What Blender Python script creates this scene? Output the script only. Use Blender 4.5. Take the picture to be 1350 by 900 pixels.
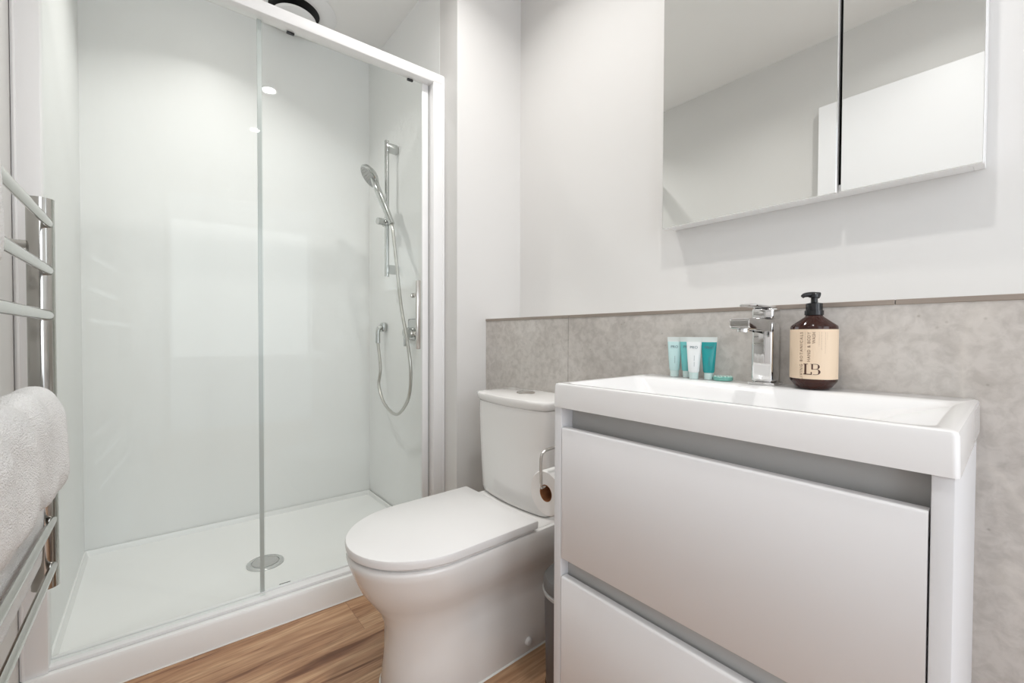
import bpy, bmesh, math, random
from mathutils import Vector, Matrix, noise
random.seed(4)
PI = math.pi
S = bpy.context.scene
COL = S.collection
for o in list(bpy.data.objects): bpy.data.objects.remove(o)

# ------------------------------------------------------------------ camera
F = 558.0158; YAW = .8732; PITCH = -.0162; ROLL = .0034
cam = bpy.data.cameras.new('camera'); co = bpy.data.objects.new('camera', cam); COL.objects.link(co)
S.camera = co
cam.sensor_width = 36; cam.sensor_fit = 'HORIZONTAL'; cam.lens = F/1350*36
cam.shift_y = 1.65/1350; cam.clip_start = .01
fw = Vector((-math.sin(YAW)*math.cos(PITCH), math.cos(YAW)*math.cos(PITCH), math.sin(PITCH)))
ri = Vector((math.cos(YAW), math.sin(YAW), 0)); up = ri.cross(fw)
r2 = math.cos(ROLL)*ri+math.sin(ROLL)*up; u2 = -math.sin(ROLL)*ri+math.cos(ROLL)*up
M = Matrix((r2, u2, -fw)).transposed().to_4x4()
M.translation = (.0509, -1.2774, .9763)
co.matrix_world = M

# ------------------------------------------------------------------ light and exposure
CEIL = 2.52; YL = -1.555; XR = 1.9; XN = -1.4177; YN = -.34; XS = -1.545; XB = -2.343
WORLD_W = 0.6
w = bpy.data.worlds.new('world'); S.world = w; w.use_nodes = True
w.node_tree.nodes['Background'].inputs[0].default_value = (.85, .92, 1, 1)
w.node_tree.nodes['Background'].inputs[1].default_value = WORLD_W
S.view_settings.view_transform = 'Standard'; S.view_settings.look = 'None'
S.view_settings.gamma = 1; S.view_settings.use_curve_mapping = False
S.view_settings.exposure = 1.55
DOOR_FILL_W = 1.5; END_FILL_W = 4.5
LAMPS = [(-.164, -.86, 1.8), (.524, -.90, .15), (-1.01, -.56, 1.8), (-1.88, -1.10, 1.25)]   # x, y, watts; the last is fill added over the shower
def area(name, loc, rot, sx, sy, power, col, shape='RECTANGLE'):
    l = bpy.data.lights.new(name, 'AREA'); l.shape = shape; l.size = sx; l.size_y = sy
    l.energy = power; l.color = col
    o = bpy.data.objects.new(name, l); COL.objects.link(o); o.location = loc; o.rotation_euler = rot
    return o
area('doorway_fill', (1.20, YL-.30, 1.45), (PI/2, 0, 0), 1.0, 1.35, DOOR_FILL_W, (.93, .96, 1.0))   # added fill light, unseen, outside the made-up doorway

area('open_end_fill', (XR+.35, -.90, 1.45), (0, PI/2, 0), 1.4, 1.25, END_FILL_W, (.96, .98, 1.0))   # added fill light, unseen, outside the made-up open end

# ------------------------------------------------------------------ materials
def mat(name, col, rough=.5, metal=0., spec=.5, coat=0., bump=None, vary=None, ior=None):
    m = bpy.data.materials.new(name); m.use_nodes = True
    nt = m.node_tree; b = nt.nodes['Principled BSDF']
    b.inputs['Base Color'].default_value = (*col, 1); b.inputs['Roughness'].default_value = rough
    b.inputs['Metallic'].default_value = metal; b.inputs['Specular IOR Level'].default_value = spec
    b.inputs['Coat Weight'].default_value = coat; b.inputs['Coat Roughness'].default_value = .05
    tc = nt.nodes.new('ShaderNodeTexCoord')
    if bump:
        n = nt.nodes.new('ShaderNodeTexNoise'); n.inputs['Scale'].default_value = bump[0]; n.inputs['Detail'].default_value = 6
        nt.links.new(tc.outputs['Object'], n.inputs['Vector'])
        bn = nt.nodes.new('ShaderNodeBump'); bn.inputs['Strength'].default_value = bump[1]; bn.inputs['Distance'].default_value = bump[2]
        nt.links.new(n.outputs['Fac'], bn.inputs['Height']); nt.links.new(bn.outputs['Normal'], b.inputs['Normal'])
    if vary:
        n = nt.nodes.new('ShaderNodeTexNoise'); n.inputs['Scale'].default_value = vary[0]; n.inputs['Detail'].default_value = 3
        nt.links.new(tc.outputs['Object'], n.inputs['Vector'])
        r = nt.nodes.new('ShaderNodeValToRGB'); r.color_ramp.elements[0].position = .3; r.color_ramp.elements[1].position = .7
        r.color_ramp.elements[0].color = (*[c*(1-vary[1]) for c in col], 1); r.color_ramp.elements[1].color = (*[min(1, c*(1+vary[1])) for c in col], 1)
        nt.links.new(n.outputs['Fac'], r.inputs['Fac']); nt.links.new(r.outputs['Color'], b.inputs['Base Color'])
    return m
WALLC = (.73, .718, .70)
m_wall = mat('painted_wall', WALLC, .55, vary=(1.5, .008), bump=(300, .05, .001))
m_ceil = mat('ceiling_paint', (.86, .85, .83), .8, vary=(1.5, .008))
m_acryl = mat('acrylic_lining', (.87, .875, .86), .38, spec=.45, vary=(2, .006))
m_tray = mat('tray_acrylic', (.90, .90, .885), .22, vary=(3, .006))
m_white = mat('white_frame', (.86, .855, .85), .3, vary=(3, .006))
m_seal = mat('sealant', (.90, .89, .85), .5, vary=(20, .02))
m_ceram = mat('ceramic', (.86, .845, .825), .10, coat=.4, vary=(2, .006))
m_seat = mat('seat_plastic', (.85, .84, .83), .28, vary=(2, .006))
m_basin = mat('basin_ceramic', (.84, .835, .83), .14, coat=.3, vary=(2, .006))
m_cab = mat('cabinet_lacquer', (.82, .815, .82), .42, vary=(2, .01))
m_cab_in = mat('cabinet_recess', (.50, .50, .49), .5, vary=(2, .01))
m_panel = mat('cabinet_panel', (.74, .74, .75), .4, vary=(2, .008))
m_chrome = mat('chrome', (.78, .78, .78), .06, 1., vary=(4, .02))
m_chrome2 = mat('satin_chrome', (.56, .57, .56), .16, 1., vary=(4, .02))
m_rail = mat('polished_steel', (.50, .49, .465), .13, 1., vary=(4, .02))
m_brush = mat('brushed_nickel', (.60, .57, .54), .22, 1., vary=(40, .04))
m_hose = mat('hose_metal', (.55, .54, .51), .3, 1., vary=(60, .05))
m_black = mat('black_plastic', (.006, .006, .007), .18, vary=(10, .2))
m_dark = mat('dark_void', (.01, .01, .01), .6, vary=(10, .2))
m_grey = mat('grey_plastic', (.46, .46, .45), .35, vary=(4, .02))
m_bin = mat('bin_steel', (.13, .12, .118), .38, .3, vary=(4, .05))
m_binlid = mat('bin_lid', (.17, .168, .165), .35, .2, vary=(4, .05))
m_paper = mat('tissue_paper', (.86, .85, .83), .9, vary=(30, .02), bump=(250, .3, .001))
m_card = mat('cardboard_core', (.32, .13, .05), .8, vary=(30, .12))
m_trim = mat('trim_metal', (.34, .29, .25), .35, .4, vary=(10, .06))
m_label = mat('paper_label', (.76, .60, .44), .55, vary=(8, .02))
m_ink = mat('label_ink', (.07, .028, .02), .6, vary=(8, .05))
m_inkl = mat('pale_ink', (.20, .125, .09), .6, vary=(8, .05))
m_tink = mat('tube_ink', (.10, .17, .20), .6, vary=(8, .05))
m_lens = mat('drain_metal', (.62, .63, .62), .2, .6, vary=(8, .03))
m_door = mat('door_paint', (.86, .86, .87), .4, vary=(1, .006))

def towel_mat():
    m = mat('terry_cloth', (.87, .865, .855), .95, vary=(14, .04), bump=(420, .9, .004))
    b = m.node_tree.nodes['Principled BSDF']; b.inputs['Sheen Weight'].default_value = .3
    return m
m_towel = towel_mat()

def glass_mat(name, tint, extra=.0, rough=0.0):
    m = bpy.data.materials.new(name); m.use_nodes = True; nt = m.node_tree; nt.nodes.clear()
    out = nt.nodes.new('ShaderNodeOutputMaterial'); mx = nt.nodes.new('ShaderNodeMixShader')
    t = nt.nodes.new('ShaderNodeBsdfTransparent'); g = nt.nodes.new('ShaderNodeBsdfGlossy'); f = nt.nodes.new('ShaderNodeFresnel')
    n = nt.nodes.new('ShaderNodeTexNoise'); n.inputs['Scale'].default_value = 1.2
    tc = nt.nodes.new('ShaderNodeTexCoord'); nt.links.new(tc.outputs['Object'], n.inputs['Vector'])
    r = nt.nodes.new('ShaderNodeValToRGB'); r.color_ramp.elements[0].color = (*tint, 1); r.color_ramp.elements[1].color = (*[min(1, c*1.008) for c in tint], 1)
    nt.links.new(n.outputs['Fac'], r.inputs['Fac']); nt.links.new(r.outputs['Color'], t.inputs['Color'])
    f.inputs['IOR'].default_value = 1.45; g.inputs['Roughness'].default_value = rough; g.inputs['Color'].default_value = (.95, 1, .98, 1)
    a = nt.nodes.new('ShaderNodeMath'); a.operation = 'MULTIPLY_ADD'; a.inputs[1].default_value = .32; a.inputs[2].default_value = extra
    nt.links.new(f.outputs[0], a.inputs[0]); nt.links.new(a.outputs[0], mx.inputs[0])
    nt.links.new(t.outputs[0], mx.inputs[1]); nt.links.new(g.outputs[0], mx.inputs[2]); nt.links.new(mx.outputs[0], out.inputs[0])
    return m
m_glass = glass_mat('shower_glass', (.985, .995, .988))
m_edge = mat('glass_edge', (.50, .53, .52), .25, vary=(3, .03))
m_pedge = mat('pane_side', (.22, .27, .25), .2, vary=(3, .03))
m_clear = glass_mat('clear_plastic', (.86, .90, .88), .06, .1)

def mirror_mat():
    m = mat('mirror_silver', (.90, .915, .90), .0, 1., vary=(1, .004)); return m
m_mirror = mirror_mat()

def amber_mat():
    m = mat('amber_plastic', (.035, .008, .004), .07, spec=.4, vary=(5, .3))
    return m
m_amber = amber_mat()

def tile_mat():
    m = bpy.data.materials.new('stone_tile'); m.use_nodes = True; nt = m.node_tree; b = nt.nodes['Principled BSDF']
    L = nt.links.new; N = nt.nodes.new
    tc = N('ShaderNodeTexCoord')
    def noi(sc, det, dist=0, vec=None, rough=.6):
        n = N('ShaderNodeTexNoise'); n.inputs['Scale'].default_value = sc; n.inputs['Detail'].default_value = det
        n.inputs['Distortion'].default_value = dist; n.inputs['Roughness'].default_value = rough
        L(vec or tc.outputs['Object'], n.inputs['Vector']); return n
    def ramp(src, stops):
        r = N('ShaderNodeValToRGB'); e = r.color_ramp.elements
        e[0].position = stops[0][0]; e[0].color = (*stops[0][1], 1); e[1].position = stops[-1][0]; e[1].color = (*stops[-1][1], 1)
        for p, c in stops[1:-1]: k = e.new(p); k.color = (*c, 1)
        L(src, r.inputs['Fac']); return r
    base = ramp(noi(3.5, 8).outputs['Fac'], [(.3, (.50, .468, .435)), (.55, (.58, .548, .513)), (.75, (.66, .632, .60))])
    fine = ramp(noi(45, 8, .4).outputs['Fac'], [(.35, (.74, .73, .72)), (.6, (1, 1, 1))])
    mx = N('ShaderNodeMixRGB'); mx.blend_type = 'MULTIPLY'; mx.inputs[0].default_value = .75
    L(base.outputs[0], mx.inputs[1]); L(fine.outputs[0], mx.inputs[2])
    # pits
    v = N('ShaderNodeTexVoronoi'); v.inputs['Scale'].default_value = 28; L(tc.outputs['Object'], v.inputs['Vector'])
    pit = ramp(v.outputs['Distance'], [(.0, (.58, .55, .52)), (.09, (1, 1, 1))])
    m2 = N('ShaderNodeMixRGB'); m2.blend_type = 'MULTIPLY'; m2.inputs[0].default_value = .8
    L(mx.outputs[0], m2.inputs[1]); L(pit.outputs[0], m2.inputs[2])
    # pale veins
    nv = noi(.8, 4, .9)
    vein = ramp(nv.outputs['Fac'], [(.490, (0, 0, 0)), (.50, (1, 1, 1)), (.510, (0, 0, 0))])
    m3 = N('ShaderNodeMixRGB'); m3.blend_type = 'MIX'; m3.inputs[2].default_value = (.68, .64, .585, 1)
    sc = N('ShaderNodeMath'); sc.operation = 'MULTIPLY'; sc.inputs[1].default_value = .32; L(vein.outputs[0], sc.inputs[0]); L(sc.outputs[0], m3.inputs[0])
    L(m2.outputs[0], m3.inputs[1]); L(m3.outputs[0], b.inputs['Base Color'])
    b.inputs['Roughness'].default_value = .42
    bp = N('ShaderNodeBump'); bp.inputs['Strength'].default_value = .15; bp.inputs['Distance'].default_value = .002
    L(fine.outputs[0], bp.inputs['Height']); L(bp.outputs[0], b.inputs['Normal'])
    return m
m_tile = tile_mat()

def wood_mat():
    m = bpy.data.materials.new('oak_plank'); m.use_nodes = True; nt = m.node_tree; b = nt.nodes['Principled BSDF']
    L = nt.links.new; N = nt.nodes.new
    tc = N('ShaderNodeTexCoord'); mp = N('ShaderNodeMapping'); mp.inputs['Rotation'].default_value = (0, 0, PI/2); L(tc.outputs['Object'], mp.inputs['Vector'])
    br = N('ShaderNodeTexBrick'); br.inputs['Scale'].default_value = 1; br.inputs['Brick Width'].default_value = 1.2; br.inputs['Row Height'].default_value = .19
    br.inputs['Mortar Size'].default_value = .0008; br.inputs['Mortar Smooth'].default_value = 0
    br.inputs['Color1'].default_value = (0, 0, 0, 1); br.inputs['Color2'].default_value = (1, 1, 1, 1); br.inputs['Mortar'].default_value = (.5, .5, .5, 1); br.offset = .37
    L(mp.outputs[0], br.inputs['Vector'])
    # shift the grain per plank
    ad = N('ShaderNodeVectorMath'); ad.operation = 'MULTIPLY_ADD'; ad.inputs[1].default_value = (3.1, 1.7, 0); L(br.outputs['Color'], ad.inputs[0]); L(mp.outputs[0], ad.inputs[2])
    st = N('ShaderNodeMapping'); st.inputs['Scale'].default_value = (1.6, 14, 1); L(ad.outputs[0], st.inputs['Vector'])
    n1 = N('ShaderNodeTexNoise'); n1.inputs['Scale'].default_value = 1.15; n1.inputs['Detail'].default_value = 7; n1.inputs['Distortion'].default_value = 1.8; L(st.outputs[0], n1.inputs['Vector'])
    st2 = N('ShaderNodeMapping'); st2.inputs['Scale'].default_value = (6, 120, 1); L(ad.outputs[0], st2.inputs['Vector'])
    n2 = N('ShaderNodeTexNoise'); n2.inputs['Scale'].default_value = 1.2; n2.inputs['Detail'].default_value = 5; L(st2.outputs[0], n2.inputs['Vector'])
    r = N('ShaderNodeValToRGB'); e = r.color_ramp.elements
    e[0].position = .30; e[0].color = (.17, .065, .028, 1); e[1].position = .72; e[1].color = (.66, .43, .26, 1)
    k = e.new(.42); k.color = (.44, .24, .13, 1); k = e.new(.55); k.color = (.55, .33, .19, 1)
    L(n1.outputs['Fac'], r.inputs['Fac'])
    r2_ = N('ShaderNodeValToRGB'); e = r2_.color_ramp.elements; e[0].position = .35; e[0].color = (.62, .56, .50, 1); e[1].position = .6; e[1].color = (1, 1, 1, 1)
    L(n2.outputs['Fac'], r2_.inputs['Fac'])
    mx = N('ShaderNodeMixRGB'); mx.blend_type = 'MULTIPLY'; mx.inputs[0].default_value = .7; L(r.outputs[0], mx.inputs[1]); L(r2_.outputs[0], mx.inputs[2])
    m2 = N('ShaderNodeMixRGB'); m2.blend_type = 'MIX'; L(br.outputs['Fac'], m2.inputs[0]); L(mx.outputs[0], m2.inputs[1]); m2.inputs[2].default_value = (.30, .16, .09, 1)
    L(m2.outputs[0], b.inputs['Base Color']); b.inputs['Roughness'].default_value = .36
    bp = N('ShaderNodeBump'); bp.inputs['Strength'].default_value = .12; bp.inputs['Distance'].default_value = .001
    L(n2.outputs['Fac'], bp.inputs['Height']); L(bp.outputs[0], b.inputs['Normal'])
    return m
m_wood = wood_mat()

def lamp_mat():
    m = bpy.data.materials.new('lamp_glow'); m.use_nodes = True; b = m.node_tree.nodes['Principled BSDF']
    b.inputs['Emission Color'].default_value = (1, .96, .9, 1); b.inputs['Emission Strength'].default_value = 14
    return m
m_lamp = lamp_mat()

# ------------------------------------------------------------------ mesh helpers
def world_loc(o):
    v = Vector((0, 0, 0))
    while o: v += o.location; o = o.parent
    return v
def obj(name, bm, m, parent=None, base=None, smooth=35):
    bmesh.ops.recalc_face_normals(bm, faces=bm.faces)
    me = bpy.data.meshes.new(name)
    if parent is None and base is None: base = (0, 0, 0)
    org = world_loc(parent) if parent else Vector(base)
    if org.length: bmesh.ops.translate(bm, verts=bm.verts, vec=-org)
    bm.to_mesh(me); bm.free()
    for ml in (m if isinstance(m, (list, tuple)) else [m]): me.materials.append(ml)
    if smooth:
        me.shade_smooth(); me.set_sharp_from_angle(angle=math.radians(smooth))
    o = bpy.data.objects.new(name, me); COL.objects.link(o)
    if parent: o.parent = parent
    else: o.location = org
    return o
def thing(name, label, cat, loc=(0, 0, 0), group=None):
    o = bpy.data.objects.new(name, None); COL.objects.link(o); o.location = loc; o.empty_display_size = .05
    o['label'] = label; o['category'] = cat
    if group: o['group'] = group
    return o
def tag(o, label, cat, group=None):
    o['label'] = label; o['category'] = cat
    if group: o['group'] = group
    return o
def struct(name, bm, m, smooth=0):
    o = obj(name, bm, m, smooth=smooth); o['kind'] = 'structure'; return o
def B(): return bmesh.new()
def box(bm, a, b, bev=0, seg=2):
    a = Vector(a); b = Vector(b)
    r = bmesh.ops.create_cube(bm, size=1); vs = r['verts']
    c = (a+b)/2; d = b-a
    for v in vs: v.co = Vector((c.x+v.co.x*d.x, c.y+v.co.y*d.y, c.z+v.co.z*d.z))
    if bev:
        es = list({e for v in vs for e in v.link_edges})
        bmesh.ops.bevel(bm, geom=es, offset=bev, segments=seg, affect='EDGES', profile=.5)
    return bm
def loft(bm, rings, cap0=True, cap1=True, closed=True, mi=0):
    R = [[bm.verts.new(p) for p in r] for r in rings]
    n = len(R[0])
    for i in range(len(R)-1):
        for j in range(n if closed else n-1):
            k = (j+1) % n
            f = bm.faces.new((R[i][j], R[i][k], R[i+1][k], R[i+1][j])); f.material_index = mi
    if cap0: bm.faces.new(R[0][::-1]).material_index = mi
    if cap1: bm.faces.new(R[-1]).material_index = mi
    return R
def lathe(bm, c, prof, n=32, axis='z', mi=0, a0=0, a1=2*PI):
    full = abs(a1-a0-2*PI) < 1e-6
    rings = []
    for r, h in prof:
        ring = []
        for j in range(n if full else n+1):
            t = a0+(a1-a0)*j/n; x, y = max(r, 1e-5)*math.cos(t), max(r, 1e-5)*math.sin(t)
            p = {'z': (x, y, h), 'y': (x, h, y), 'x': (h, x, y)}[axis]
            ring.append(Vector(c)+Vector(p))
        rings.append(ring)
    loft(bm, rings, full, full, full, mi); return bm
def catmull(pts, k=8):
    P = [Vector(p) for p in pts]; P = [2*P[0]-P[1]]+P+[2*P[-1]-P[-2]]; out = []
    for i in range(1, len(P)-2):
        for j in range(k):
            t = j/k; a, b, c, d = P[i-1:i+3]
            out.append(.5*((2*b)+(-a+c)*t+(2*a-5*b+4*c-d)*t*t+(-a+3*b-3*c+d)*t**3))
    out.append(P[-2]); return out
def tube(bm, pts, r, n=12, sm=0, ry=None, mi=0):
    P = catmull(pts, sm) if sm else [Vector(p) for p in pts]
    rings = []; side = None
    for i, p in enumerate(P):
        t = (P[min(i+1, len(P)-1)]-P[max(i-1, 0)]).normalized()
        if side is None:
            side = t.cross(Vector((0, 0, 1)));
            if side.length < .05: side = t.cross(Vector((0, 1, 0)))
        side = (side-t*side.dot(t)).normalized(); u = side.cross(t)
        rr = r(i/(len(P)-1)) if callable(r) else r; r_y = ry if ry else rr
        rings.append([p+side*math.cos(2*PI*j/n)*rr+u*math.sin(2*PI*j/n)*r_y for j in range(n)])
    loft(bm, rings, mi=mi); return bm
def rrect(x0, x1, y0, y1, z, r, k=5):
    out = []
    for cx, cy, a in ((x1-r, y1-r, 0), (x0+r, y1-r, PI/2), (x0+r, y0+r, PI), (x1-r, y0+r, 1.5*PI)):
        for j in range(k+1):
            t = a+PI/2*j/k; out.append((cx+r*math.cos(t), cy+r*math.sin(t), z))
    return out
def shear(bm):                      # the shower wall stands 2.7 degrees out of square
    for v in bm.verts: v.co.x += .0474*(v.co.y-YN)
    return bm
def prism(bm, poly, x0, x1, axis='x'):
    f = lambda p, h: {'x': (h, p[0], p[1]), 'y': (p[0], h, p[1]), 'z': (p[0], p[1], h)}[axis]
    loft(bm, [[f(p, x0) for p in poly], [f(p, x1) for p in poly]]); return bm

# ------------------------------------------------------------------ the room
T = .08
struct('floor', box(B(), (XB-.3, YL-T, -.1), (XR+.3, T, 0)), m_wood)
struct('ceiling', box(B(), (XB-.3, YL-T, CEIL), (XR+.3, T, CEIL+.1)), m_ceil)
struct('wall_back', box(B(), (XN-T, 0, 0), (XR+T, T, CEIL)), m_wall)
struct('wall_nib', box(B(), (XB-.3, YN, 0), (XN, 0, CEIL)), m_wall)
bm = B()      # left wall; doorway added out of view to let fill light in
DA, DB = .73, 1.63
for a, b in (((XB-.3, YL-T, 0), (DA, YL, CEIL)), ((DB, YL-T, 0), (XR+T, YL, CEIL)), ((DA, YL-T, 2.14), (DB, YL, CEIL))): box(bm, a, b)
struct('wall_left', bm, m_wall)
bm = B()
for a, b in (((DA-.04, YL, 0), (DA, YL+.012, 2.18)), ((DB, YL, 0), (DB+.04, YL+.012, 2.18)), ((DA-.04, YL, 2.14), (DB+.04, YL+.012, 2.18)),
             ((DA, YL-T, 0), (DA+.012, YL+.012, 2.14)), ((DB-.012, YL-T, 0), (DB, YL+.012, 2.14)), ((DA+.012, YL-T, 2.128), (DB-.012, YL+.012, 2.14))): box(bm, a, b, .001, 1)
struct('trim_3', bm, m_door)  # casing of the added doorway
bm = B()      # unseen right wall, opening added to let fill light in
for a, b in (((XR, -.27, 0), (XR+T, 0, CEIL)), ((XR, YL, 2.34), (XR+T, -.27, CEIL)), ((XR, YL, 0), (XR+T, -1.52, 2.34))): box(bm, a, b)
struct('wall_right', bm, m_wall)
struct('trim_4', box(B(), (XR-.006, -.282, 0), (XR+T+.006, -.268, 2.34), .001, 1), m_door)  # edge trim of the added opening
# shower alcove linings
struct('wall_shower_back', shear(box(B(), (XB-.06, YL, .05), (XB, YN, CEIL))), m_acryl)
struct('wall_shower_right', box(B(), (XB-.05, YN-.001, .06), (XS-.01, YN, CEIL)), m_acryl)
struct('wall_shower_left', shear(box(B(), (XB-.02, YL, .06), (XS-.03, -1.513, CEIL))), m_acryl)
# half-height service wall clad in stone tile
LY = -.193; TZ = 1.0485
struct('wall_ledge', box(B(), (XN, LY+.012, 0), (XR, 0, TZ-.002)), m_wall)
bm = B()
tj = [XN, -.942, .258, XR]
for i in range(3): box(bm, (tj[i]+.0008, LY, 0), (tj[i+1]-.0008, LY+.012, TZ-.009), .0006, 1)
struct('wall_tile', bm, m_tile)
bm = B()
tr = [XN, -.942, -.10, XR]
for i in range(3): box(bm, (tr[i]+.0006, LY-.002, TZ-.010), (tr[i+1]-.0006, LY+.014, TZ), .0008, 1)
struct('trim_1', bm, m_trim)
# sealant bead along the tray
struct('trim_2', shear(box(B(), (-1.5, -1.56, 0), (-1.4965, YN, .0035), .001, 1)), m_seal)
# opened door leaf lying back against the left wall
bm = B(); box(bm, (-.625, -1.54, .01), (.40, -1.5, 2.16), .002, 1)
dr = struct('door_1', bm, m_door)
obj('door_hinge', box(B(), (.40, -1.55, .9), (.406, -1.51, 1.0), .001, 1), m_brush, dr)

# ------------------------------------------------------------------ ceiling downlights and extractor
lamp_txt = ['white recessed ceiling downlight in front of the mirror cabinet', 'white recessed ceiling downlight beyond the vanity near the added doorway', 'white recessed ceiling downlight above the toilet cistern', 'added fill downlight in the shower ceiling, out of view']
for (x, y, k), txt in zip(LAMPS, lamp_txt):
    t = thing('downlight', txt, 'ceiling light', (x, y, CEIL), 'recessed downlights in the ceiling')
    obj('bezel', lathe(B(), (x, y, CEIL), [(.034, -.001), (.034, -.007), (.046, -.007), (.050, -.001)], 40), m_white, t)
    obj('diffuser', lathe(B(), (x, y, CEIL), [(.0335, -.0005), (.0335, -.004), (.001, -.0045)], 32), m_lamp, t)
    l = bpy.data.lights.new('downlight_beam', 'AREA'); l.shape = 'DISK'; l.size = .066; l.spread = math.radians(122 if x < XS else 150); l.energy = k; l.color = (1, .985, .965)
    o = bpy.data.objects.new('downlight_beam', l); COL.objects.link(o); o.location = (x, y, CEIL-.009)
ex, ey = -2.180, -.765
t = thing('extractor_fan', 'round white ceiling extractor vent above the shower rail', 'extractor fan', (ex, ey, CEIL))
obj('flange', lathe(B(), (ex, ey, CEIL), [(.108, -.001), (.110, -.008), (.125, -.012), (.172, -.010), (.186, -.001)], 56), m_white, t)
obj('throat', lathe(B(), (ex, ey, CEIL), [(.109, -.0005), (.109, -.004), (.001, -.004)], 48), m_dark, t)
obj('disc', lathe(B(), (ex, ey, CEIL), [(.001, -.034), (.089, -.034), (.094, -.037), (.094, -.041), (.089, -.045), (.001, -.048)], 56), m_white, t)
obj('stem', lathe(B(), (ex, ey, CEIL), [(.02, -.004), (.02, -.036)], 16), m_dark, t)

# ------------------------------------------------------------------ shower tray
t = thing('shower_tray', 'low white shower tray with raised edge on wood floor', 'shower tray', (-1.9, -.95, 0))
x0, x1, y0, y1 = XB+.001, -1.5, -1.553, YN-.005
rings = [rrect(x0, x1, y0, y1, 0.0, .004), rrect(x0, x1, y0, y1, .078, .004), rrect(x0+.003, x1-.004, y0+.003, y1-.003, .0866, .004),
         rrect(x0+.04, -1.590, -1.505, y1-.02, .0866, .01), rrect(x0+.046, -1.598, -1.498, y1-.026, .080, .012),
         rrect(x0+.06, -1.640, -1.478, y1-.06, .056, .03), rrect(-1.96, -1.86, -1.0, -.90, .050, .03)]
rings[3] = rrect(x0+.008, -1.590, -1.508, y1-.006, .0866, .004); rings[4] = rrect(x0+.010, -1.598, -1.504, y1-.008, .080, .006)
rings[4] = rrect(x0+.012, -1.600, -1.500, y1-.010, .064, .01)
bm = B(); loft(bm, rings)
obj('tray_body', shear(bm), m_tray, t)
dc = (-1.897+.03, -.948, .0)
bm = B(); lathe(bm, dc, [(.066, .050), (.066, .0545), (.061, .0575), (.050, .0575), (.048, .0545)], 48)
d = obj('drain', shear(bm), m_lens, t)
obj('drain_cover', shear(lathe(B(), dc, [(.046, .053), (.046, .058), (.040, .061), (.001, .062)], 48)), m_grey, d)

# ------------------------------------------------------------------ shower screen
t = thing('shower_screen', 'framed white shower screen with fixed and sliding clear glass', 'shower screen', (XS, -.95, .0866))
def sh(name, m, *boxes, par=t, bev=.002):
    bm = B()
    for a, b in boxes: box(bm, a, b, bev)
    return obj(name, shear(bm), m, par)
sh('top_rail', m_white, ((-1.562, YL+.001, 2.026), (-1.512, YN-.001, 2.068)), bev=.006)
sh('bottom_rail', m_white, ((-1.572, YL+.04, .0866), (-1.520, YN-.03, .098)), ((-1.566, YL+.05, .097), (-1.553, YN-.03, .1035)), bev=.003)
sh('jamb', m_white, ((-1.564, YL+.001, .0866), (-1.514, -1.503, 2.03)), ((-1.520, YL+.004, .0866), (-1.511, -1.545, 2.03)), bev=.002)
sh('jamb', m_white, ((-1.564, -.392, .0866), (-1.514, YN-.001, 2.03)), ((-1.520, -.352, .0866), (-1.511, YN-.001, 2.06)), bev=.002)
p = sh('fixed_pane', m_glass, ((-1.541, -1.506, .1), (-1.535, -1.0035, 2.03)), bev=0)
sh('pane_edge', m_pedge, ((-1.5412, -1.5065, .1), (-1.5348, -1.5040, 2.03)), par=p, bev=0)
s = sh('sliding_door', m_glass, ((-1.559, -1.0155, .1035), (-1.553, -.420, 2.03)), bev=0)
sh('edge_strip', m_white, ((-1.562, -.424, .1035), (-1.550, -.3975, 2.028)), par=s)
sh('edge_seal', m_edge, ((-1.5595, -1.0158, .1035), (-1.5525, -1.0035, 2.03)), par=s, bev=0)
sh('seal_gap', m_grey, ((-1.556, -.3975, .1035), (-1.554, -.3925, 2.028)), par=s, bev=0)
hn = sh('handle', m_brush, ((-1.548, -.456, .92), (-1.534, -.439, 1.205)), par=s, bev=.003)
for z in (1.145, .985):
    bm = B(); lathe(bm, (-1.548, -.449, z), [(.008, .0), (.008, -.012), (.005, -.013), (.005, -.030), (.010, -.031), (.010, -.040), (.004, -.042)], 20, 'x')
    obj('knob', shear(bm), m_brush, s)
for y in (-.475, -.915):
    sh('roller', m_black, ((-1.562, y-.012, 2.019), (-1.552, y+.012, 2.027)), par=s)
bm = B(); box(bm, (-1.640, -.945, .0565), (-1.612, -.905, .068), .004)
obj('door_guide', shear(bm), m_black, s)
# ------------------------------------------------------------------ shower rail, handset, hose
t = thing('shower_rail', 'chrome vertical slide rail on right shower wall', 'shower rail', (-1.966, -.345, 1.27))
obj('pole', tube(B(), [(-1.965, -.400, 1.268), (-1.965, -.400, 1.938)], .011, 20), m_chrome2, t)
for z in (1.905, 1.305):
    bm = B(); box(bm, (-1.976, -.405, z-.022), (-1.952, -.3445, z+.022), .005); obj('bracket', bm, m_chrome2, t)
bm = B(); tube(bm, [(-1.992, -.40, 1.535), (-1.93, -.40, 1.535)], .017, 18)
tube(bm, [(-1.966, -.40, 1.535), (-1.96, -.45, 1.535)], .017, 18); sl = obj('slider', bm, m_chrome2, t)
bm = B(); tube(bm, [(-1.93, -.40, 1.535), (-1.922, -.40, 1.535)], .013, 18); obj('slider_cap', bm, m_black, sl)
t = thing('hand_shower', 'round chrome shower head held in the slide rail clamp', 'shower head', (-1.95, -.455, 1.52))
def pt(px, py, y):                   # where the sight line px, py meets the plane y = const
    d = fw+r2*((px-675)/F)-u2*((py-451.65)/F); k = (y+1.2774)/d.y
    return Vector((.0509, -1.2774, .9763))+d*k
hp = pt(516.5, 295, -.440); hc = pt(487.5, 232, -.490); vw = (hc-Vector((.0509, -1.2774, .9763))).normalized()
nrm = (-.47*vw+.88*(-.87*r2-.49*u2)).normalized()
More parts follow.
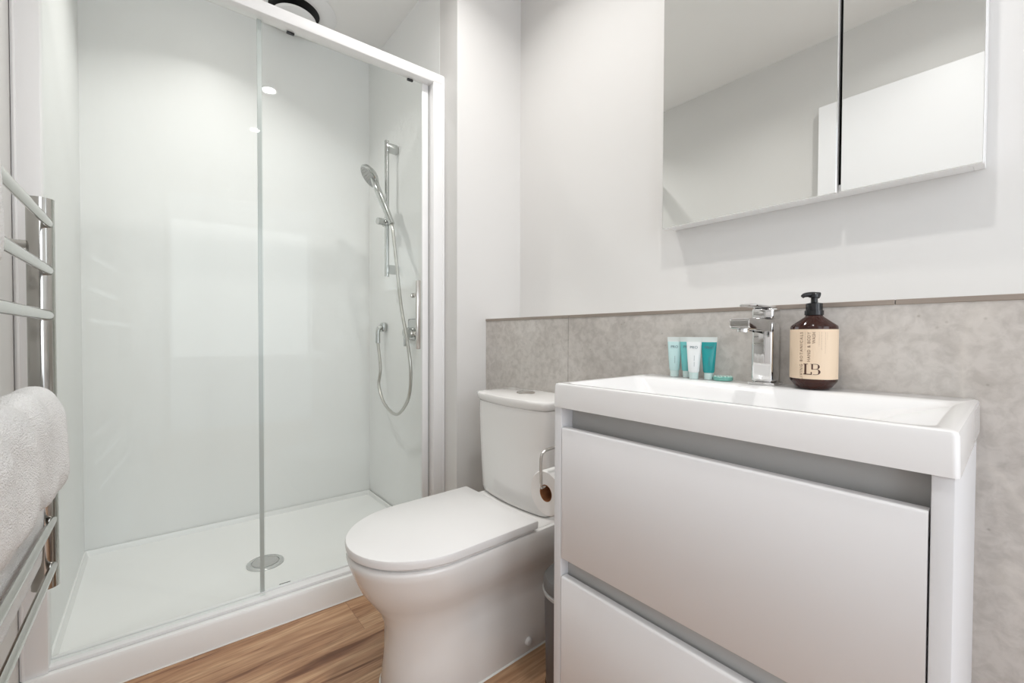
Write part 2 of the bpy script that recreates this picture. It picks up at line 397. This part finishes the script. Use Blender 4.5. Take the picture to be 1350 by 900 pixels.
hd = pt(498, 250, -.482)
obj('handle', tube(B(), [hp, hp.lerp(hd, .5), hd, hc-nrm*.012], lambda q: .0135+.003*math.sin(q*PI), 18, 6), m_chrome2, t)
q = nrm.to_track_quat('Z', 'Y').to_matrix().to_4x4(); q.translation = hc
bm = B(); lathe(bm, (0, 0, 0), [(.015, -.022), (.042, -.018), (.055, -.008), (.058, .004), (.055, .008)], 40); bm.transform(q)
hh = obj('head', bm, m_chrome2, t)
bm = B(); lathe(bm, (0, 0, 0), [(.052, .007), (.051, .011), (.001, .012)], 40)
for rr, nn in ((.012, 6), (.026, 12), (.040, 20)):
    for j in range(nn):
        a = 2*PI*j/nn; lathe(bm, (rr*math.cos(a), rr*math.sin(a), 0), [(.0022, .011), (.0018, .0145)], 8)
bm.transform(q); obj('spray_face', bm, m_grey, hh)
OX = -2.115
t = thing('wall_outlet', 'square chrome hose outlet on right shower wall', 'hose outlet', (-2.13, YN-.004, 1.0))
bm = B(); box(bm, (OX-.025, -.366, .995), (OX+.025, YN-.0045, 1.045), .008); obj('plate', bm, m_chrome2, t)
obj('elbow', tube(B(), [(OX, -.36, 1.02), (OX, -.378, 1.014), (OX, -.385, .99), (OX, -.385, .935)], .012, 16, 5), m_chrome2, t)
hs = [tuple(hp+Vector((0, -.0, 0)))]+[tuple(pt(*a)) for a in ((518, 305, -.45), (523, 350, -.445), (529, 405, -.44), (537, 450, -.435), (541.5, 490, -.43), (538, 526, -.42), (523, 546, -.41), (507, 532, -.40), (499.5, 508, -.392), (501.5, 485, -.387))]+[(OX, -.385, .938)]
bm = B(); P = catmull(hs, 14); tube(bm, P, .0075, 12)
tag(obj('shower_hose', bm, m_hose, base=(-1.9, -.42, .7)), 'metal shower hose looping from handset to wall outlet', 'hose')
t = thing('mixer_valve', 'chrome shower mixer on right shower wall behind glass', 'tap', (-1.79, YN-.004, .95))
obj('plate', box(B(), (-1.835, -.350, .955), (-1.755, YN-.0045, 1.055), .006), m_chrome2, t)
obj('body', lathe(B(), (-1.795, 0, .99), [(.024, -.349), (.024, -.385), (.020, -.39)], 28, 'y'), m_chrome2, t)
obj('lever', box(B(), (-1.803, -.392, .925), (-1.787, -.378, .99), .004), m_chrome2, t)

# ------------------------------------------------------------------ toilet
TX = -1.040
def dshape(hw, yb, yf, z, L, n=28, cx=TX, ex=2.0):
    out = [(cx+hw, yb, z)]
    ys = yf+L
    for j in range(1, 5): out.append((cx+hw, yb+(ys-yb)*j/5, z))
    for j in range(n+1):
        a = PI*j/n; c, s = math.cos(a), math.sin(a)
        out.append((cx+hw*math.copysign(abs(c)**(2/ex), c), ys-L*abs(s)**(2/ex), z))
    for j in range(4, -1, -1): out.append((cx-hw, yb+(ys-yb)*j/5, z))
    return out
t = thing('toilet', 'white close-coupled toilet with closed lid beside the vanity', 'toilet', (TX, -.5, 0))
bm = B(); yb = LY-.001
lv = [(0, .134, -.812, .17), (.008, .136, -.814, .17), (.10, .134, -.803, .17), (.18, .134, -.803, .18), (.225, .134, -.820, .19), (.262, .145, -.846, .20), (.295, .165, -.868, .21),
      (.335, .179, -.886, .215), (.37, .185, -.899, .215), (.388, .187, -.904, .215), (.396, .185, -.901, .215), (.398, .178, -.894, .21)]
loft(bm, [dshape(h, yb, yf, z, L) for z, h, yf, L in lv])
pan = obj('pan', bm, m_ceram, t, smooth=60)
bm = B(); bx = TX+.134
for yy in (-.407,):
    lathe(bm, (bx, yy, .035), [(.013, -.003), (.013, .004), (.010, .010), (.001, .013)], 20, 'x')
obj('bolt_cap', bm, m_white, t)
obj('bolt_cap', lathe(B(), (TX-.134, -.407, .035), [(.013, .003), (.013, -.004), (.010, -.010), (.001, -.013)], 20, 'x'), m_white, t)
bm = B(); loft(bm, [dshape(.181, -.43, -.892, .3985, .21), dshape(.183, -.43, -.896, .404, .21)]); obj('seat', bm, m_seat, t, smooth=60)
bm = B(); loft(bm, [dshape(.184, -.421, -.899, .405, .215), dshape(.189, -.419, -.905, .409, .215), dshape(.190, -.418, -.907, .424, .215), dshape(.1885, -.419, -.905, .4292, .215), dshape(.185, -.422, -.901, .431, .213)])
obj('lid', bm, m_seat, t, smooth=40)
for s_ in (-1, 1):
    obj('hinge', tube(B(), [(TX+s_*.085-.018, -.408, .409), (TX+s_*.085+.018, -.408, .409)], .009, 14), m_white, t)
# shelf behind the hinges under the cistern
bm = B(); loft(bm, [rrect(TX-.176, TX+.176, -.425, yb, .392, .02), rrect(TX-.176, TX+.176, -.425, yb, .399, .02), rrect(TX-.170, TX+.170, -.410, yb, .404, .02)]); obj('pan_shelf', bm, m_ceram, pan)
# cistern, front face bowed outwards
def cring(hw, yb_, yf_, bow, z, cx=TX-.012, r=.02):
    out = [(cx+hw, yb_, z)]; n = 16
    out += [(cx+hw, yf_+r*1.2, z), (cx+hw-.25*r, yf_+.4*r-.0, z)]
    for j in range(n+1):
        u = 1-2*j/n; out.append((cx+(hw-r)*u, yf_-bow*(1-u*u), z))
    out += [(cx-hw+.25*r, yf_+.4*r, z), (cx-hw, yf_+r*1.2, z), (cx-hw, yb_, z)]
    return out
bm = B(); loft(bm, [cring(.160, yb, -.352, .014, .404), cring(.168, yb, -.358, .015, .412), cring(.172, yb, -.362, .016, .43), cring(.178, yb, -.368, .017, .60), cring(.180, yb, -.371, .018, .742)])
obj('cistern', bm, m_ceram, t, smooth=50)
bm = B(); loft(bm, [cring(.179, yb, -.370, .018, .7425), cring(.182, yb, -.372, .018, .7455), cring(.184, yb, -.375, .019, .749), cring(.186, yb, -.378, .019, .765), cring(.184, yb, -.376, .019, .771), cring(.178, yb, -.370, .018, .7735)])
cl = obj('cistern_lid', bm, m_ceram, t, smooth=50)
bm = B(); lathe(bm, (TX-.030, -.273, 0), [(.033, .773), (.033, .7765), (.030, .778), (.001, .778)], 36); fb = obj('flush_button', bm, m_brush, t)
for sx in (-1,):
    obj('half_button', box(B(), (TX-.046, -.296, .777), (TX-.022, -.250, .7792), .001), m_chrome, fb)
# white bead where the pan meets the floor
bm = B(); loft(bm, [dshape(.1395, yb, -.8175, 0.0005, .17), dshape(.1375, yb, -.8155, .003, .17)]); obj('floor_bead', bm, m_seal, pan)

# ------------------------------------------------------------------ pedal bin
bxc, byc, br_ = -.728, -.395, .086
t = thing('pedal_bin', 'dark grey pedal bin between toilet and vanity', 'bin', (bxc, byc, 0))
obj('bucket', lathe(B(), (bxc, byc, 0), [(.074, .012), (.078, .016), (.083, .272)], 48), m_bin, t)
obj('base', lathe(B(), (bxc, byc, 0), [(.079, 0), (.080, .010), (.078, .014)], 48), m_black, t)
obj('rim', lathe(B(), (bxc, byc, 0), [(.083, .270), (.088, .272), (.0885, .280), (.084, .283)], 48), m_grey, t)
obj('lid', lathe(B(), (bxc, byc, 0), [(.084, .283), (.0865, .285), (.0865, .305), (.081, .313), (.05, .320), (.001, .323)], 48), m_binlid, t)
obj('pedal', box(B(), (bxc-.025, byc-.105, .012), (bxc+.025, byc-.072, .022), .003), m_black, t)

# ------------------------------------------------------------------ toilet roll and holder
t = thing('toilet_roll_holder', 'chrome wire paper holder on left side of vanity', 'toilet roll holder', (-.63, -.46, .70))
RX, RZ = -.680, .594
obj('plate', box(B(), (-.634, -.445, .685), (-.6222, -.405, .725), .003), m_chrome, t)
zz = RZ+.0154
obj('arm', tube(B(), [(-.634, -.425, .703), (RX+.01, -.428, .703), (RX, -.445, .703), (RX, -.545, .700), (RX, -.563, .696), (RX, -.572, .684), (RX, -.572, .63), (RX, -.570, zz+.004), (RX, -.560, zz), (RX, -.455, zz)], .0038, 10, 4), m_brush, t)
t = thing('toilet_roll', 'white toilet paper roll with brown cardboard core', 'toilet roll', (RX, -.51, RZ-.055))
prof = [(.0205, -.556), (.052, -.5575), (.0545, -.554), (.0545, -.462), (.052, -.459), (.0205, -.459)]
bm = B(); rings = []
for r_, h in prof+[prof[0]]:
    rings.append([(RX+r_*math.cos(2*PI*j/40), h, RZ+r_*math.sin(2*PI*j/40)) for j in range(40)])
loft(bm, rings, False, False); obj('paper', bm, m_paper, t)
bm = B(); rings = [[(RX+r_*math.cos(2*PI*j/32), h, RZ+r_*math.sin(2*PI*j/32)) for j in range(32)] for r_, h in ((.0204, -.5565), (.0204, -.459), (.0194, -.459), (.0194, -.5565), (.0204, -.5565))]
loft(bm, rings, False, False); obj('core', bm, m_card, t)

# ------------------------------------------------------------------ vanity
VX0, VX1, VY = -.6217, .0085, -.586
t = thing('vanity_cabinet', 'pale grey vanity cabinet with two wide handleless drawers', 'cabinet', (-.306, -.39, 0))
def part(name, m, a, b, par=t, bev=.0012): return obj(name, box(B(), a, b, bev), m, par)
part('side_panel', m_panel, (VX0, VY, .0), (VX0+.0205, LY, .8164))
part('side_panel', m_panel, (VX1-.0195, VY, .0), (VX1, LY, .8164))
xa, xb = VX0+.021, VX1-.020
part('recess_panel', m_cab_in, (xa, VY+.036, .755), (xb, VY+.046, .8164))
part('recess_panel', m_cab_in, (xa, VY+.024, .40), (xb, VY+.032, .50))
part('recess_shelf', m_cab_in, (xa, VY+.019, .745), (xb, VY+.046, .755))
part('back_panel', m_cab, (xa, LY-.012, .10), (xb, LY-.002, .8))
part('bottom_panel', m_cab, (xa, VY+.02, .10), (xb, LY-.013, .118))
def drawer(z0, z1):
    bm = B(); c = .004
    prism(bm, [(VY+.018, z0), (VY+.001, z0), (VY, z0+.001), (VY, z1-c), (VY+.0015, z1-c*.35), (VY+.004, z1), (VY+.018, z1)], xa+.0015, xb-.0015)
    return obj('drawer', bm, m_cab, t, smooth=50)
drawer(.478, .772); drawer(.130, .437)
# basin
t = thing('basin', 'white rectangular ceramic basin on top of vanity', 'basin', (-.3045, -.39, .8165))
gx0, gx1, gy0, gy1 = -.6245, .0125, -.589, LY-.0005
zb, zt = .8166, .870
bm = B()
rings = [rrect(gx0+.012, gx1-.012, gy0+.012, gy1-.002, .8175, .004), rrect(gx0, gx1, gy0, gy1, zb, .007),
         rrect(gx0+.001, gx1-.001, gy0+.001, gy1, zt-.006, .007), rrect(gx0+.0025, gx1-.0025, gy0+.0025, gy1-.001, zt-.0016, .007), rrect(gx0+.007, gx1-.007, gy0+.007, gy1-.002, zt, .007),
         rrect(gx0+.022, gx1-.022, gy0+.018, -.292, zt, .02), rrect(gx0+.026, gx1-.027, gy0+.022, -.297, zt-.004, .022),
         rrect(gx0+.045, gx1-.085, gy0+.032, -.306, zt-.022, .03), rrect(gx0+.075, gx1-.15, gy0+.052, -.322, .815, .04), rrect(gx0+.11, gx1-.18, gy0+.075, -.345, .795, .04)]
for r_ in rings[1:2]: pass
loft(bm, rings)
bs = obj('bowl', bm, m_basin, t, smooth=50)
obj('waste', lathe(B(), (-.32, -.43, 0), [(.03, .7945), (.03, .797), (.026, .799), (.001, .800)], 32), m_chrome, t)

# ------------------------------------------------------------------ tap
fx, fy = -.311, -.232
t = thing('basin_tap', 'square chrome mixer tap at back of basin', 'tap', (fx, fy, zt))
obj('base_plate', box(B(), (fx-.027, fy-.027, zt+.0003), (fx+.027, fy+.027, zt+.006), .002), m_chrome, t)
obj('body', box(B(), (fx-.022, fy-.023, zt+.0055), (fx+.022, fy+.023, 1.010), .007, 4), m_chrome, t)
bm = B(); prism(bm, [(fy, .980), (fy-.03, .990), (fy-.135, .992), (fy-.142, .995), (fy-.142, 1.010), (fy-.138, 1.014), (fy, 1.014)], fx-.019, fx+.019)
bmesh.ops.bevel(bm, geom=list(bm.edges), offset=.002, segments=2, affect='EDGES')
sp = obj('spout', bm, m_chrome, t)
obj('aerator', lathe(B(), (fx, fy-.124, 0), [(.012, .992), (.012, .986), (.001, .986)], 24), m_chrome, sp)
bm = B(); box(bm, (fx-.0225, fy-.0235, 1.015), (fx+.0225, fy+.0235, 1.040), .006, 4)
hd_ = obj('lever', bm, m_chrome, t)
obj('lever_blade', box(B(), (fx-.017, fy-.100, 1.0395), (fx+.017, fy+.02, 1.0445), .002), m_chrome, hd_)

# ------------------------------------------------------------------ lettering
def text_bm(s, size, xscale=1.0, depth=.0):
    c = bpy.data.curves.new('t', 'FONT'); c.body = s; c.size = size; c.align_x = 'RIGHT'; c.align_y = 'CENTER'; c.space_character = xscale; c.resolution_u = 2
    o = bpy.data.objects.new('t', c); COL.objects.link(o); bpy.context.view_layer.update()
    me = bpy.data.meshes.new_from_object(o.evaluated_get(bpy.context.evaluated_depsgraph_get()))
    bpy.data.objects.remove(o); bm = B(); bm.from_mesh(me); bpy.data.meshes.remove(me); return bm

# ------------------------------------------------------------------ soap bottle
bx_, by_, R_ = -.2165, -.247, .0405
t = thing('soap_bottle', 'amber pump bottle with cream label on basin ledge', 'soap bottle', (bx_, by_, zt))
C0 = (bx_, by_, zt)
obj('bottle', lathe(B(), C0, [(.001, .0006), (.026, .0006), (.029, .002), (.0395, .0165), (R_, .019), (R_, .126), (.0395, .129), (.0165, .147), (.0145, .150), (.0145, .156), (.001, .156)], 64), m_amber, t)
ph0 = math.atan2(-1.2774-by_, .0509-bx_)
RL = R_+.0004
lab = obj('label', lathe(B(), C0, [(RL, .0225), (RL, .1215)], 64, a0=ph0-2.2, a1=ph0+2.2), m_label, t)
bmesh_ink = B()
def wrap(bm, u0, z, rot, inkdst):
    # flat text -> rotated 90 degrees -> bent round the bottle
    vs = {}
    for v in bm.verts:
        x, y = (v.co.x, v.co.y)
        if rot: x, y = -y, x
        a = ph0+(u0+x)/RL; rr = RL+.0003
        vs[v.index] = inkdst.verts.new((bx_+rr*math.cos(a), by_+rr*math.sin(a), zt+z+y))
    for f in bm.faces:
        try: inkdst.faces.new([vs[v.index] for v in f.verts])
        except ValueError: pass
    bm.free()
topz = .116
wrap(text_bm('LIVING BOTANICALS', .0078, 1.35), -.0205, topz, True, bmesh_ink)
wrap(text_bm('HAND & BODY', .0078, 1.15), -.0075, topz, True, bmesh_ink)
wrap(text_bm('WASH', .0078, 1.05), .0005, topz, True, bmesh_ink)
def polyface(dst, pts, u0, z0, s):
    # strips of quads, bent
    vs = [dst.verts.new((bx_+(RL+.0003)*math.cos(ph0+(u0+x*s)/RL), by_+(RL+.0003)*math.sin(ph0+(u0+x*s)/RL), zt+z0+y*s)) for x, y in pts]
    dst.faces.new(vs)
s_ = .0215; u0 = -.0165; z0 = .0315
obj('lettering', bmesh_ink, m_inkl, lab, smooth=0); bmesh_ink = B()
def rect(x0, y0, x1, y1):
    n = max(1, round((x1-x0)/.08))
    for j in range(n): a, b = x0+(x1-x0)*j/n, x0+(x1-x0)*(j+1)/n; polyface(bmesh_ink, [(a, y0), (b, y0), (b, y1), (a, y1)], u0, z0, s_)
rect(.08, 0, .24, 1); rect(0, .945, .34, 1); rect(0, 0, .66, .075); rect(.58, 0, .66, .26)          # L
rect(.62, .48, .74, 1); rect(.55, .96, .95, 1); rect(.70, .50, .95, .54); rect(.74, 0, .95, .04)     # B bars
def bowl_(cx, cy, rx, ry, th):
    n = 12
    for j in range(n):
        a, b = -PI/2+PI*j/n, -PI/2+PI*(j+1)/n
        f = lambda q, k: (cx+(rx-k*th*max(.25, math.cos(q)))*math.cos(q), cy+(ry-k*.04)*math.sin(q))
        polyface(bmesh_ink, [f(a, 1), f(a, 0), f(b, 0), f(b, 1)], u0, z0, s_)
bowl_(.95, .75, .30, .25, .15); bowl_(.95, .27, .36, .27, .17)
obj('monogram', bmesh_ink, m_ink, lab, smooth=0)
for sx, ln, u in (('---- ---- - ----- ------ ---- -------', .0032, -.0145), ('- ------- --------- ---- ---', .0032, .0085), ('----- --- ---- ---- ---- ----- ----', .0032, .0125), ('----- -- --- ---- ------ --- ----- ---- -----', .0030, .0190), ('----- ---- -- --', .0030, .0225)):
    bmi = B(); wrap(text_bm(sx, ln, 1.0), u, topz, True, bmi); obj('small_print', bmi, m_inkl, lab, smooth=0)
pm = obj('pump', lathe(B(), C0, [(.0150, .150), (.0165, .151), (.0165, .160), (.0145, .1605), (.0145, .1745), (.009, .176), (.006, .177), (.006, .186), (.0095, .187), (.0095, .193), (.006, .196), (.001, .197)], 40), m_black, t)
dv = Vector((-.80, -.60, 0)).normalized()
top = Vector((bx_, by_, zt+.191))
bm = B(); tube(bm, [top-dv*.009, top+dv*.004+Vector((0, 0, .002)), top+dv*.017+Vector((0, 0, .001)), top+dv*.022+Vector((0, 0, -.0025))], lambda q: .0065-.0028*q, 12, 5)
obj('nozzle', bm, m_black, pm)

# ------------------------------------------------------------------ toiletry tubes
m_t = [mat('tube_pale_aqua', (.55, .76, .76), .25, vary=(8, .02)), mat('tube_aqua', (.16, .53, .53), .25, vary=(8, .02)),
       mat('tube_white', (.80, .83, .83), .25, vary=(8, .02)), mat('tube_teal', (.012, .30, .31), .25, vary=(8, .02))]
m_crimp = mat('tube_crimp', (.66, .71, .69), .3, vary=(8, .02)); m_cap = mat('tube_cap', (.60, .74, .72), .3, vary=(8, .02))
specs = [(-.533, -.224, 'pale aqua toiletry tube, leftmost of the row'), (-.502, -.216, 'mid aqua toiletry tube behind the white tube'),
         (-.468, -.248, 'white toiletry tube standing on its cap'), (-.438, -.232, 'dark teal toiletry tube beside the soap')]
words = [('PRO', '-------'), ('PRO', '---- ---'), ('PRO', '---- -----'), ('PRO', '--------')]
for (x, y, lab_), m_, wd in zip(specs, m_t, words):
    t = thing('toiletry_tube', lab_, 'toiletry tube', (x, y, zt), 'small toiletry tubes on the basin ledge')
    n = 28; az = math.atan2(-1.2774-y, .0509-x)+PI/2; ca, sa = math.cos(az), math.sin(az)
    def ring(a, b, z): return [(x+a*math.cos(2*PI*j/n)*ca-b*math.sin(2*PI*j/n)*sa, y+a*math.cos(2*PI*j/n)*sa+b*math.sin(2*PI*j/n)*ca, zt+z) for j in range(n)]
    obj('cap', (lambda bm: (loft(bm, [ring(.0100, .0100, .0004), ring(.0104, .0104, .002), ring(.0108, .0108, .017)]), bm)[1])(B()), m_cap, t)
    bm = B(); loft(bm, [ring(.0112, .0112, .017), ring(.0130, .0128, .020), ring(.0150, .0110, .050), ring(.0168, .0055, .080), ring(.0175, .0022, .0925)])
    bd = obj('body', bm, m_, t)
    bm = B(); loft(bm, [ring(.0176, .0020, .0925), ring(.0180, .0009, .095), ring(.0184, .0009, .105)]); obj('crimp', bm, m_crimp, t)
    inkb = B()
    def put(s, size, rot, zc, uc):
        b = text_bm(s, size); wdt = max(v.co.x for v in b.verts)-min(v.co.x for v in b.verts)
        vs = {}
        for v in b.verts:
            px, py = v.co.x+wdt/2, v.co.y
            if rot: px, py = -py, px
            z = zc+py; u = uc+px
            a_ = .0130+(.0175-.0130)*(z-.02)/.0725; q_ = (z-.02)/.0725; bb = .0128*(1-q_)**.75+.0024
            yy = -bb*math.sqrt(max(0, 1-(u/a_)**2))-.0006
            vs[v.index] = inkb.verts.new((x+u*ca-yy*sa, y+u*sa+yy*ca, zt+z))
        for f in b.faces:
            try: inkb.faces.new([vs[v.index] for v in f.verts])
            except ValueError: pass
        b.free()
    put(wd[0], .0095, False, .079, 0); obj('lettering', inkb, m_tink, bd, smooth=0)
    inkb = B(); put(wd[1], .0085, True, .046, 0); obj('small_print', inkb, m_tink, bd, smooth=0)
m_soap = mat('soap_green', (.16, .42, .36), .2, coat=.3, vary=(40, .1)); m_soapt = mat('soap_wrapper', (.50, .68, .62), .2, vary=(40, .1))
t = thing('wrapped_soap', 'small round green wrapped soap beside the tap', 'soap', (-.405, -.228, zt))
obj('soap', lathe(B(), (-.405, -.228, zt), [(.0205, .0004), (.022, .002), (.022, .0085), (.0205, .010), (.001, .0105)], 40), m_soap, t)
bm = B()
lathe(bm, (-.405, -.228, zt), [(.014, .0104), (.014, .0114), (.001, .0117)], 24)
for j in range(14):
    a = 2*PI*j/14; lathe(bm, (-.405+.018*math.cos(a), -.228+.018*math.sin(a), zt), [(.0026, .0098), (.0014, .0118)], 8)
obj('pleat', bm, m_soapt, t)

# ------------------------------------------------------------------ mirror cabinet
MX0, MX1, MY, MZ, MT = -.661, .006, -.075, 1.309, 2.05
t = thing('mirror_cabinet', 'wall-hung mirror cabinet with two mirrored doors above basin', 'mirror cabinet', (-.33, MY, MZ))
bm = B(); zc = MZ+.006
box(bm, (MX0+.002, MY+.020, zc), (MX0+.018, -.0005, MT), .001, 1); box(bm, (MX1-.016, MY+.020, zc), (MX1, -.0005, MT), .001, 1)
box(bm, (MX0+.018, MY+.020, zc), (MX1-.016, -.0005, zc+.016), .001, 1); box(bm, (MX0+.018, MY+.020, MT-.016), (MX1-.016, -.0005, MT), .001, 1)
box(bm, (MX0+.018, -.01, zc+.016), (MX1-.016, -.0005, MT-.016)); 
obj('carcass', bm, m_white, t)
MC = -.217
for a, b in ((MX0, MC-.0045), (MC+.0028, MX1-.001)):
    d = obj('door', box(B(), (a, MY+.004, MZ), (b, MY+.0195, MT), .0008, 1), m_white, t)
    obj('mirror', box(B(), (a+.0006, MY, MZ+.0006), (b-.0006, MY+.0038, MT-.0006), .0006, 1), m_mirror, d, smooth=0)
obj('divider', box(B(), (MC-.02, MY+.03, zc+.017), (MC+.02, MY+.045, MT-.017)), m_black, t)

# ------------------------------------------------------------------ heated towel rail
px_, py_ = -1.365, -1.477
t = thing('towel_rail', 'polished heated towel rail with curved rungs on left wall', 'towel rail', (-.92, py_, .50))
for x in (px_, -.66):
    obj('post', tube(B(), [(x, py_, .401), (x, py_, 1.281)], .0225, 28), m_rail, t)
    for z in (1.176, .50):
        obj('bracket', tube(B(), [(x, py_-.018, z), (x, YL+.001, z)], .009, 16), m_rail, t)
        
for z in (1.226, 1.120, 1.019, .836, .750, .655, .553, .449):
    obj('rung', tube(B(), [(px_, py_+.014, z), (px_+.08, py_+.0142, z), ((px_-.66)/2, py_+.0145, z), (-.74, py_+.0142, z), (-.66, py_+.014, z)], .0068, 16, 6, ry=.0112), m_rail, t)

# towels
def towel(name, label, xa, xb, prof, thick, seed, base, amp=.006, group=None):
    """prof: centre line (y, z) from back hem over the rung to the front hem"""
    L = catmull([(0, a, b) for a, b in prof], 8); nx = 44
    bm = B(); rings = []
    for i in range(nx+1):
        q = i/nx; x = xa+(xb-xa)*q
        e = min(q, 1-q)*(xb-xa); th = thick*(1-.55*max(0, 1-e/.022)**2)
        o_, n_ = [], []
        for k, p in enumerate(L):
            tg = (L[min(k+1, len(L)-1)]-L[max(k-1, 0)]).normalized(); nn = Vector((0, -tg.z, tg.y))
            fr = k/(len(L)-1); end = min(fr, 1-fr); tt = th*(1-.6*max(0, 1-end/.05)**2)
            wv = amp*noise.noise(Vector((x*14+seed, p.y*3, p.z*6)))*2+amp*.5*noise.noise(Vector((x*50, p.y*20, p.z*34+seed)))
            droop = (.010 if thick > .009 else .0)*noise.noise(Vector((x*8+seed, 0, fr*2)))*(1-min(1, end*6))
            o_.append(Vector((x, p.y, p.z+droop))+nn*(tt/2+wv)); n_.append(Vector((x, p.y, p.z+droop))-nn*(tt/2-wv*.3))
        rings.append(o_+n_[::-1])
    loft(bm, rings)
    # terry fuzz
    o = obj(name, bm, m_towel, base=base, smooth=80)
    sb = o.modifiers.new('s', 'SUBSURF'); sb.levels = 2; sb.render_levels = 2
    tx = bpy.data.textures.new('pile', 'CLOUDS'); tx.noise_scale = .0022; tx.noise_depth = 2
    dm = o.modifiers.new('d', 'DISPLACE'); dm.texture = tx; dm.strength = .0022; dm.mid_level = .5
    tag(o, label, 'towel', group); return o
ry = py_+.0145
towel('towel', 'folded white terry towel draped over lower rungs of the towel rail', -1.178, -.63,
      [(ry-.040, .60), (ry-.040, .70), (ry-.037, .80), (ry-.024, .838), (ry+.002, .855), (ry+.018, .838), (ry+.026, .79), (ry+.028, .676)], .034, 3, (-.9, ry, .54))
towel('towel', 'white towel hanging over the top rungs at the left edge', -.868, -.672,
      [(ry-.016, 1.09), (ry-.016, 1.19), (ry-.010, 1.228), (ry+.002, 1.239), (ry+.013, 1.228), (ry+.016, 1.20), (ry+.017, 1.080)], .010, 9, (-.77, ry, 1.08), amp=.002)
towel('towel', 'thinner white towel hanging behind the lower rungs, under the folded towel', -1.325, -.635,
      [(ry-.0145, .470), (ry-.0145, .60), (ry-.0145, .735), (ry-.010, .762), (ry-.001, .768), (ry+.007, .760), (ry+.0095, .745), (ry+.0095, .71)], .007, 17, (-.9, ry, .47), amp=.0005)
